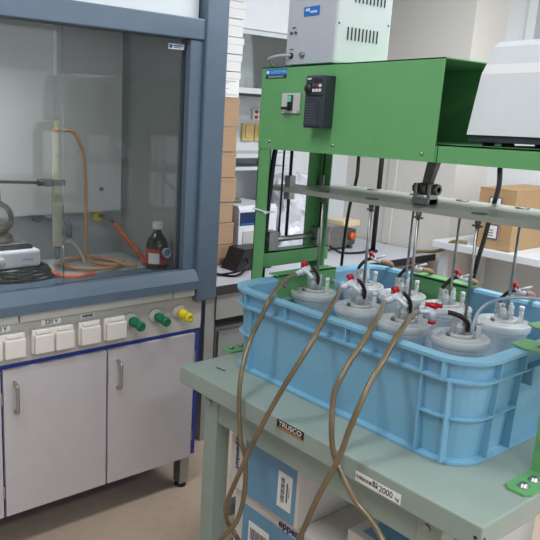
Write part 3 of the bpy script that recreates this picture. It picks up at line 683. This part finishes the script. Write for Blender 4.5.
# hanging cables
for nm, pts, r_ in (('thick black cable down the left post', [(-1.612, 1.552, 1.44), (-1.618, 1.548, 1.36), (-1.624, 1.545, 1.25), (-1.626, 1.54, 1.10), (-1.626, 1.54, .96), (-1.625, 1.56, .80), (-1.625, 1.60, .75)], .0085),
                    ('black cable behind the platform', [(-1.50, 1.83, 1.45), (-1.513, 1.85, 1.39), (-1.563, 1.91, 1.31), (-1.623, 1.96, 1.208), (-1.684, 2.02, 1.08), (-1.73, 2.07, .93), (-1.74, 2.08, .75)], .006),
                    ('black cable behind the right of the platform', [(-.978, 1.79, 1.45), (-.981, 1.80, 1.397), (-1.01, 1.86, 1.340), (-1.062, 1.935, 1.258), (-1.121, 2.02, 1.154), (-1.174, 2.09, 1.05), (-1.21, 2.10, .75)], .0072)):
    plab(MB().tube(pts, r_).build('hanging_cable', BLACK, mc), nm)
plab(MB().cyl((-1.45, 1.93, 1.44), (-1.445, 1.935, 1.0), .0075).cyl((-1.445, 1.935, 1.0), (-1.44, 1.94, .98), .008).build('hanging_cable', BLACK, mc), 'straight black rod-like cable')
bpy.data.objects.remove([o for o in mc.children if o.get('label') == 'straight black rod-like cable'][0])
MB().tube([(-1.645, 1.497, 1.216), (-1.61, 1.496, 1.214), (-1.583, 1.499, 1.211), (-1.582, 1.53, 1.21)], .0028).box(-1.590, -1.578, 1.492, 1.499, 1.206, 1.215).build('cable_tie', WHITE, mc)

# stand pole on far table
tp = thing('stand_pole', 'slim black upright pole standing on the far end of the grey lab table', 'pole', (-2.48, 3.24, .76))
MB().cyl((-2.48, 3.24, .772), (-2.48, 3.24, 1.75), .014).build('pole', BLACK, tp)
MB().cyl((-2.48, 3.24, .76), (-2.48, 3.24, .772), .03).build('pole_foot', BLACK, tp)

# clamp plates on crate
cp = 'green clamp plates on the crate rim'
t = thing('clamp_plate', 'green angle plate across the left inner end of the blue crate', 'clamp plate', (-1.55, 1.75, .92), cp)
MB().box(-1.510, -1.506, 1.50, 1.775, .925, 1.012).box(-1.555, -1.506, 1.50, 1.775, 1.008, 1.012).box(-1.510, -1.495, 1.50, 1.775, .925, .929).build('plate', F, t)
for yy, zz in ((1.53, .975), (1.76, .965)): MB().cyl((-1.506, yy, zz), (-1.498, yy, zz), .007, n=6).cyl((-1.498, yy, zz), (-1.492, yy, zz), .004).build('bolt', STEEL, t)
t = thing('clamp_plate', 'dark green plate hooked over the back wall of the blue crate', 'clamp plate', (-1.22, 1.97, .88), cp)
MB().box(-1.318, -1.116, 1.952, 1.956, .885, 1.012).box(-1.318, -1.116, 1.952, 2.015, 1.003, 1.008).build('plate', F, t)
t = thing('clamp_plate', 'lighter green slotted plate lying on the right crate rim, nearer the bench front', 'clamp plate', (-.70, 1.58, 1.002), cp)
MB().prism([(-.748, 1.53), (-.712, 1.522), (-.560, 1.522), (-.560, 1.60), (-.748, 1.60)], 1.002, 1.006, 'xy').build('plate', F, t)
MB().box(-.70, -.65, 1.555, 1.570, 1.006, 1.0065).build('slot', DBROWN, t)
t = thing('clamp_plate', 'lighter green plate lying on the right crate rim, nearer the far wall', 'clamp plate', (-.72, 1.74, 1.002), cp)
MB().prism([(-.812, 1.735), (-.785, 1.712), (-.560, 1.712), (-.560, 1.79), (-.80, 1.79)], 1.002, 1.006, 'xy').build('plate', F, t)
MB().box(-.74, -.68, 1.745, 1.760, 1.006, 1.0065).build('slot', DBROWN, t)

# ================================================================== VESSELS
def vessel(kind):
    v = bpy.data.objects.new('extraction_vessel', None); C.objects.link(v); v.empty_display_size = .03
    v.location = (0, 0, .77)
    L = MB().lathe((0, 0, 0), [(0, .77), (.040, .77), (.046, .78), (.056, .86), (.060, .905), (.068, .922), (.069, .926), (.069, .934), (.064, .934), (.056, .915), (.050, .86), (.038, .79), (0, .785)], n=40).build('bowl', FROST, v)
    MB().lathe((0, 0, 0), [(0, .934), (.072, .934), (.0755, .937), (.0765, .954), (.074, .957), (.066, .957), (.064, .952), (.052, .952), (.050, .960), (.046, .961), (.042, .955), (0, .955)], n=40).build('lid', FROSTD, v)
    MB().lathe((0, 0, 0), [(.030, .958), (.034, .958), (.034, .967), (.030, .967), (.030, .958)], n=32).build('lid_ring', FROSTD, v)
    # clear fitting cluster
    cl = MB()
    cl.cyl((0, 0, .958), (0, 0, .992), .016, n=18)
    for a, rr, h in ((0, .018, 1.008), (72, .018, 1.014), (144, .017, 1.004), (216, .018, 1.010), (288, .018, .998)):
        ax, ay = rr * math.cos(math.radians(a)), rr * math.sin(math.radians(a))
        cl.cyl((ax, ay, .966), (ax, ay, h), .008, n=14)
        cl.lathe((ax, ay, 0), [(.0, .982), (.010, .982), (.010, .988), (0, .988)], n=14)
    cl.build('fitting_cluster', FROST, v)
    sp = MB().cyl((.040, .018, .957), (.040, .018, .998), .0065, n=14).build('side_port', FROSTD, v)
    MB().cyl((.040, .018, .996), (.040, .018, 1.008), .0075, .0065, n=14).build('port_cap', WHITE, sp)
    MB().cyl((-.016, -.03, .957), (-.016, -.03, .966), .006, n=10).build('lid_screw', DSTEEL, v)
    cork = MB().box(-.012, .006, .004, .018, .959, .967, bev=.002).build('inner_seal', DBROWN, v)
    if kind == 'f':      # stopcock leaning towards the bench front
        S = Vector((-.010, -.062, 1.037))
        MB().tube([(.020, -.004, .985), (.022, -.010, 1.012), (.018, -.018, 1.030), (.010, -.026, 1.041), (.002, -.032, 1.040)], .0058).build('link_tube', DBROWN, v)
        sk = MB().cyl((.002, -.030, 1.040), (-.016, -.074, 1.018), .0095, .0085, n=14).cyl((-.016, -.048, 1.024), (.010, -.052, 1.038), .0115, n=14).build('stopcock', WHITE, v)
        MB().cyl((.004, -.050, 1.034), (.042, -.056, 1.016), .0065, .0055, n=12).build('stopcock_arm', WHITE, sk)
        MB().cyl((-.003, -.048, 1.038), (-.004, -.050, 1.062), .0085, .0075, n=14).box(-.017, .009, -.054, -.046, 1.048, 1.058, bev=.002).build('stopcock_handle', RED, sk)
    elif kind == 'g':
        MB().tube([(.022, -.004, .975), (.022, -.010, 1.000), (.008, -.024, 1.016), (-.012, -.036, 1.022), (-.024, -.044, 1.022)], .0066).build('link_tube', DBROWN, v)
        sk = MB().cyl((-.020, -.042, 1.022), (-.072, -.098, 1.020), .0068, .0062, n=14).cyl((-.044, -.070, .998), (-.044, -.070, 1.036), .0098, n=14).build('stopcock', WHITE, v)
        MB().cyl((-.044, -.070, 1.034), (-.044, -.070, 1.044), .010, n=14).cyl((-.062, -.082, 1.040), (-.026, -.058, 1.040), .006, n=10).cyl((-.030, -.082, 1.039), (-.058, -.058, 1.039), .005, n=10).build('stopcock_handle', RED, sk)
        MB().cyl((-.044, -.070, .990), (-.044, -.070, .999), .0105, n=14).build('stopcock_plug', RED, sk)
    else:
        MB().tube([(-.016, -.006, .985), (-.018, -.002, 1.010), (-.010, .010, 1.032), (.000, .024, 1.044), (.006, .034, 1.046)], .0058).build('link_tube', DBROWN, v)
        sk = MB().cyl((.002, .030, 1.050), (.018, .066, 1.036), .0075, .0065, n=14).build('stopcock', WHITE, v)
        MB().cyl((.008, .044, 1.044), (.034, .070, 1.058), .0045, .0038, n=12).build('stopcock_arm', mat('grey white plastic', (196, 198, 200), .4, noise=.01), sk)
        MB().cyl((.006, .040, 1.048), (-.002, .034, 1.068), .0080, .0075, n=14).build('stopcock_handle', RED, sk)
    return v
protos = {k: vessel(k) for k in 'fgb'}
vl = {0: 'clear vessel in the front row at the crate\'s left end, beside the green angle plate',
      1: 'clear vessel in the front row, second from the crate\'s left end',
      2: 'clear vessel in the front row, third from the crate\'s left end',
      3: 'clear front row vessel nearest the crate corner, its stopcock with a red cross handle',
      4: 'clear vessel in the back row at the crate\'s far left corner',
      5: 'clear back row vessel second from the far left corner, left of the dark green plate',
      6: 'clear vessel in the back row directly in front of the dark green plate',
      7: 'clear vessel in the back row at the right end, beneath the pale tube arc'}
used = set()
for i, (x, y, k) in enumerate(VES):
    v = protos[k] if k not in used else copy_tree(protos[k]); used.add(k)
    v.location = (x, y, .77); v['label'] = vl[i]; v['category'] = 'vessel'; v['group'] = 'clear vessels inside the blue crate'
# liquid bath
bath = MB(); r0 = rring(bath.bm, .064, .775, .085); r1 = rring(bath.bm, .058, .835, .085); loft(bath.bm, [r0, r1]); bath.bm.faces.new(r0); bath.bm.faces.new(r1)
#WATER = glass('bath water', (.55, .78, .9), 1.33)
bath.bm.free()

# ================================================================== HOSES
hg = 'long hoses hanging from the vessels'
H1 = [(-1.478, 1.548, 1.018), (-1.448, 1.49, 1.022), (-1.409, 1.422, 1.022), (-1.367, 1.353, 1.014), (-1.325, 1.288, 1.004), (-1.322, 1.262, .966), (-1.325, 1.222, .889), (-1.291, 1.165, .812), (-1.269, 1.145, .72), (-1.25, 1.14, .642), (-1.238, 1.15, .587), (-1.231, 1.15, .496), (-1.238, 1.14, .41), (-1.25, 1.12, .366), (-1.301, 1.1, .285), (-1.40, 1.1, .18)]
H2 = [(-1.278, 1.536, 1.018), (-1.235, 1.478, 1.024), (-1.19, 1.414, 1.024), (-1.142, 1.33, 1.014), (-1.115, 1.275, .988), (-1.094, 1.21, .943), (-1.112, 1.155, .849), (-1.159, 1.13, .725), (-1.209, 1.12, .595), (-1.251, 1.12, .493), (-1.273, 1.12, .43), (-1.276, 1.13, .376), (-1.266, 1.15, .339), (-1.209, 1.14, .323), (-1.10, 1.13, .30)]
H3 = [(-1.110, 1.528, 1.018), (-1.07, 1.465, 1.026), (-1.026, 1.396, 1.026), (-.994, 1.33, 1.014), (-.975, 1.278, .99), (-.962, 1.22, .957), (-.958, 1.18, .915), (-.957, 1.16, .878), (-.941, 1.142, .813), (-.928, 1.14, .755), (-.895, 1.135, .713), (-.845, 1.13, .672), (-.787, 1.12, .652), (-.729, 1.1, .630), (-.66, 1.09, .58)]
H4 = [(-.999, 1.521, 1.020), (-.98, 1.475, 1.024), (-.955, 1.415, 1.024), (-.928, 1.355, 1.018), (-.906, 1.300, 1.008), (-.892, 1.25, .975), (-.882, 1.195, .935), (-.877, 1.155, .885), (-.882, 1.13, .821), (-.895, 1.12, .751), (-.932, 1.105, .64), (-.979, 1.105, .499), (-1.02, 1.105, .40), (-1.06, 1.11, .30)]
for pts, lb in ((H1, 'long brownish hose falling from the leftmost front vessel over the crate rim'),
                (H2, 'brownish hose from the second front vessel, crossing the leftmost hose below the bench top'),
                (H3, 'long brownish hose falling from the third front vessel, bowing left of the load plate'),
                (H4, 'brownish hose from the cross-handled stopcock, crossing the rim furthest right')):
    tag(MB().tube(pts, .0068, n=12).build('long_hose', BROWNH), lb, 'hose', hg)
sh_g = 'short brown hose ends behind the back vessels'
for i_, (x, y, k) in enumerate(VES):
    if k != 'b': continue
    sx, sy = x + .018, y + .066
    tag(MB().tube([(sx, sy, 1.036), (sx - .004, sy + .035, 1.030), (sx - .012, sy + .070, 1.020), (sx - .020, sy + .098, 1.006), (sx - .026, sy + .122, .955), (sx - .026, sy + .126, .84)], .0075).build('short_hose', mat('light brown hose', (158, 118, 82), .4, noise=.1)),
        'short light brown hose behind the ' + {4: 'far left corner vessel', 5: 'second back vessel', 6: 'vessel by the dark green plate', 7: 'vessel at the right end of the back row'}[i_], 'hose', sh_g)
tag(MB().tube([(-.917, 1.655, .958), (-.928, 1.68, .985), (-.927, 1.70, 1.017), (-.908, 1.72, 1.042), (-.871, 1.73, 1.06), (-.831, 1.74, 1.069), (-.784, 1.75, 1.071), (-.66, 1.77, 1.05), (-.60, 1.80, 1.0)], .0045).build('clear_tube', LTUBE), 'pale clear tube arching from the corner vessel to the right end of the crate', 'tube')

# ================================================================== ON TOP OF THE MACHINE
ps = thing('power_supply', 'pale grey slotted metal housing with blue sticker on the green control box', 'power supply', (-1.47, 1.65, 1.668))
bx(-1.566, -1.374, 1.53, 1.775, 1.674, 1.93, bev=.006).build('housing', PSUS, ps)
f = MB().prism([(-1.568, 1.676), (-1.378, 1.676), (-1.378, 1.925), (-1.384, 1.932), (-1.556, 1.932), (-1.568, 1.918)], 1.526, 1.531, 'xz').build('front_panel', PSUF, ps)
s1 = bx(-1.502, -1.440, 1.524, 1.5262, 1.812, 1.838).build('blue_sticker', LBLUE, f)
dashes('sticker_print', 'xxx', .011, (-1.486, 1.5235, 1.829), PX, PZ, PAPER, s1); dashes('sticker_print', 'xxxxxx', .008, (-1.462, 1.5235, 1.822), PX, PZ, PAPER, s1)
MB().lathe((-1.545, 1.526, 1.702), [(0, 0), (.009, 0), (.009, .004), (.006, .005), (0, .005)], axis=(0, -1, 0)).build('cable_gland', BLACKP, ps)
MB().cyl((-1.497, 1.526, 1.702), (-1.497, 1.515, 1.702), .006).cyl((-1.497, 1.526, 1.702), (-1.497, 1.521, 1.702), .009).build('terminal', STEEL, ps)
MB().cyl((-1.548, 1.526, 1.768), (-1.548, 1.520, 1.768), .004).cyl((-1.530, 1.526, 1.768), (-1.530, 1.520, 1.768), .004).build('terminal', DSTEEL, ps)
dashes('panel_mark', 'xxxxx', .006, (-1.540, 1.5255, 1.783), PX, PZ, INK, ps); dashes('panel_mark', 'xxxxx', .006, (-1.545, 1.5255, 1.720), PX, PZ, INK, ps)
v_ = MB()
for q in range(9): v_.box(-1.3745, -1.3725, 1.578 + q * .0165, 1.583 + q * .0165, 1.742, 1.778)
v_.build('vent_slots', BLACKP, ps)
v_ = MB()
for q in range(9): v_.box(-1.3745, -1.3725, 1.60 + q * .0165, 1.605 + q * .0165, 1.848, 1.885)
v_.build('vent_slots', BLACKP, ps)
for yy, zz in ((1.540, 1.785), (1.762, 1.80)): MB().lathe((-1.374, yy, zz), [(0, 0), (.004, 0), (.003, .002), (0, .003)], axis=PX, n=10).build('screw', DSTEEL, ps)
for xx in (-1.55, -1.39):
    for yy in (1.55, 1.75): MB().cyl((xx, yy, 1.668), (xx, yy, 1.675), .007).build('foot', BLACK, ps)
MB().tube([(-1.545, 1.523, 1.702), (-1.560, 1.505, 1.702), (-1.60, 1.50, 1.698), (-1.628, 1.51, 1.690), (-1.650, 1.56, 1.665), (-1.655, 1.60, 1.60)], .0048).build('mains_cable', mat('grey cable', (168, 172, 172), .5, noise=.02), ps)

pr = thing('chart_recorder', 'large white tapered instrument housing standing on the right of the green beam', 'instrument', (-.75, 1.75, 1.460))
def sect(z, i_): return [(-.945 + i_, 1.555 + i_ * .6, z), (-.53, 1.555 + i_ * .6, z), (-.53, 1.90 - i_ * .5, z), (-.945 + i_, 1.90 - i_ * .5, z)]
MB().hexa(sect(1.486, 0), sect(1.630, .014)).build('lower_housing', WHITE, pr)
MB().hexa(sect(1.630, .014), sect(1.652, .021)).build('ledge', mat('bright white plastic', (240, 242, 244), .35, noise=.01), pr)
MB().hexa(sect(1.652, .021), sect(1.692, .030)).hexa(sect(1.692, .030), sect(1.704, .042)).build('upper_housing', WHITE, pr)
MB().box(-.943, -.53, 1.562, 1.895, 1.469, 1.486, bev=.002).build('base_frame', CHAR, pr)
for xx in (-.91, -.86, -.60):
    for yy in (1.60, 1.86): MB().cyl((xx, yy, 1.460), (xx, yy, 1.470), .014).build('foot', BLACK, pr)

# ================================================================== BOXES UNDER THE BENCH
def supply_box(label, x0, x1, y0, y1, z0, z1, tfront=None, topblue=False, grp='blue and white supply boxes under the workbench'):
    b = thing('supply_box', label, 'box', ((x0 + x1) / 2, (y0 + y1) / 2, z0), grp)
    bx(x0, x1, y0, y1, z0, z1, bev=.002).build('box_body', FLAP, b)
    return b
low = supply_box('large blue and white supply box resting on the bench shelf, under another box', -1.40, -1.0, 1.27, 1.66, .137, .385)
bx(-1.36, -1.02, 1.2685, 1.27, .16, .345).build('blue_print', EBLUE, low)
bx(-1.398, -1.002, 1.275, 1.655, .3852, .3862).build('top_print', FLAP, low)
text('box_lettering', 'eppendorf', .034, (-1.135, 1.2680, .362), PX, PZ, NAVY, low, bold=.0006)
l = bx(-1.33, -1.24, 1.2675, 1.2685, .215, .300).build('box_label', PAPER, low)
m_ = MB()
for q in range(12): m_.box(-1.322 + q * .006, -1.319 + q * .006 + (q % 3) * .0008, 1.2668, 1.2675, .24, .28)
m_.build('barcode', mat('barcode grey', (96, 98, 108), .7, noise=0), l)
up = supply_box('blue and white supply box stacked on top of the large one', -1.415, -1.125, 1.255, 1.60, .3875, .578)
up.children[0].name = 'box_body'
bx(-1.348, -1.136, 1.2535, 1.255, .392, .566).build('blue_print', EBLUE, up)
text('box_lettering', 'eppendorf', .027, (-1.382, 1.2532, .510), (0, 0, -1), PX, NAVY, up, bold=.0004)
l = bx(-1.205, -1.150, 1.2525, 1.2535, .425, .535).build('box_label', PAPER, up)
m_ = MB()
for q in range(13): m_.box(-1.192, -1.178 , 1.2518, 1.2525, .445 + q * .006, .4475 + q * .006 + (q % 3) * .001)
m_.box(-1.170, -1.165, 1.2518, 1.2525, .45, .51).box(-1.161, -1.159, 1.2518, 1.2525, .47, .50)
m_.build('barcode', mat('barcode grey', (96, 98, 108), .7, noise=0), l)
MB().prism([(1.262, .572), (1.43, .48), (1.43, .478), (1.262, .570)], -1.1252, -1.1238, 'yz').prism([(1.43, .48), (1.595, .572), (1.595, .570), (1.43, .478)], -1.1252, -1.1238, 'yz').build('flap_seam', mat('shadow seam card', (120, 116, 112), .8, noise=0), up)
MB().box(-1.41, -1.13, 1.26, 1.595, .578, .5795).build('lid_flap', mat('grey card inside', (150, 148, 146), .8, noise=.02), up)
rt = supply_box('small blue-topped supply box on the bench shelf, right of the stack', -.985, -.76, 1.30, 1.60, .137, .455)
bx(-.955, -.79, 1.325, 1.575, .455, .4562).build('blue_print', EBLUE, rt)
bx(-.955, -.79, 1.2985, 1.30, .17, .42).build('blue_print', EBLUE, rt)
bk_ = supply_box('blue supply box lying behind the stack on the bench shelf', -1.10, -.80, 1.66, 1.95, .137, .42)
bx(-1.09, -.81, 1.665, 1.945, .42, .4212).build('blue_print', EBLUE, bk_)
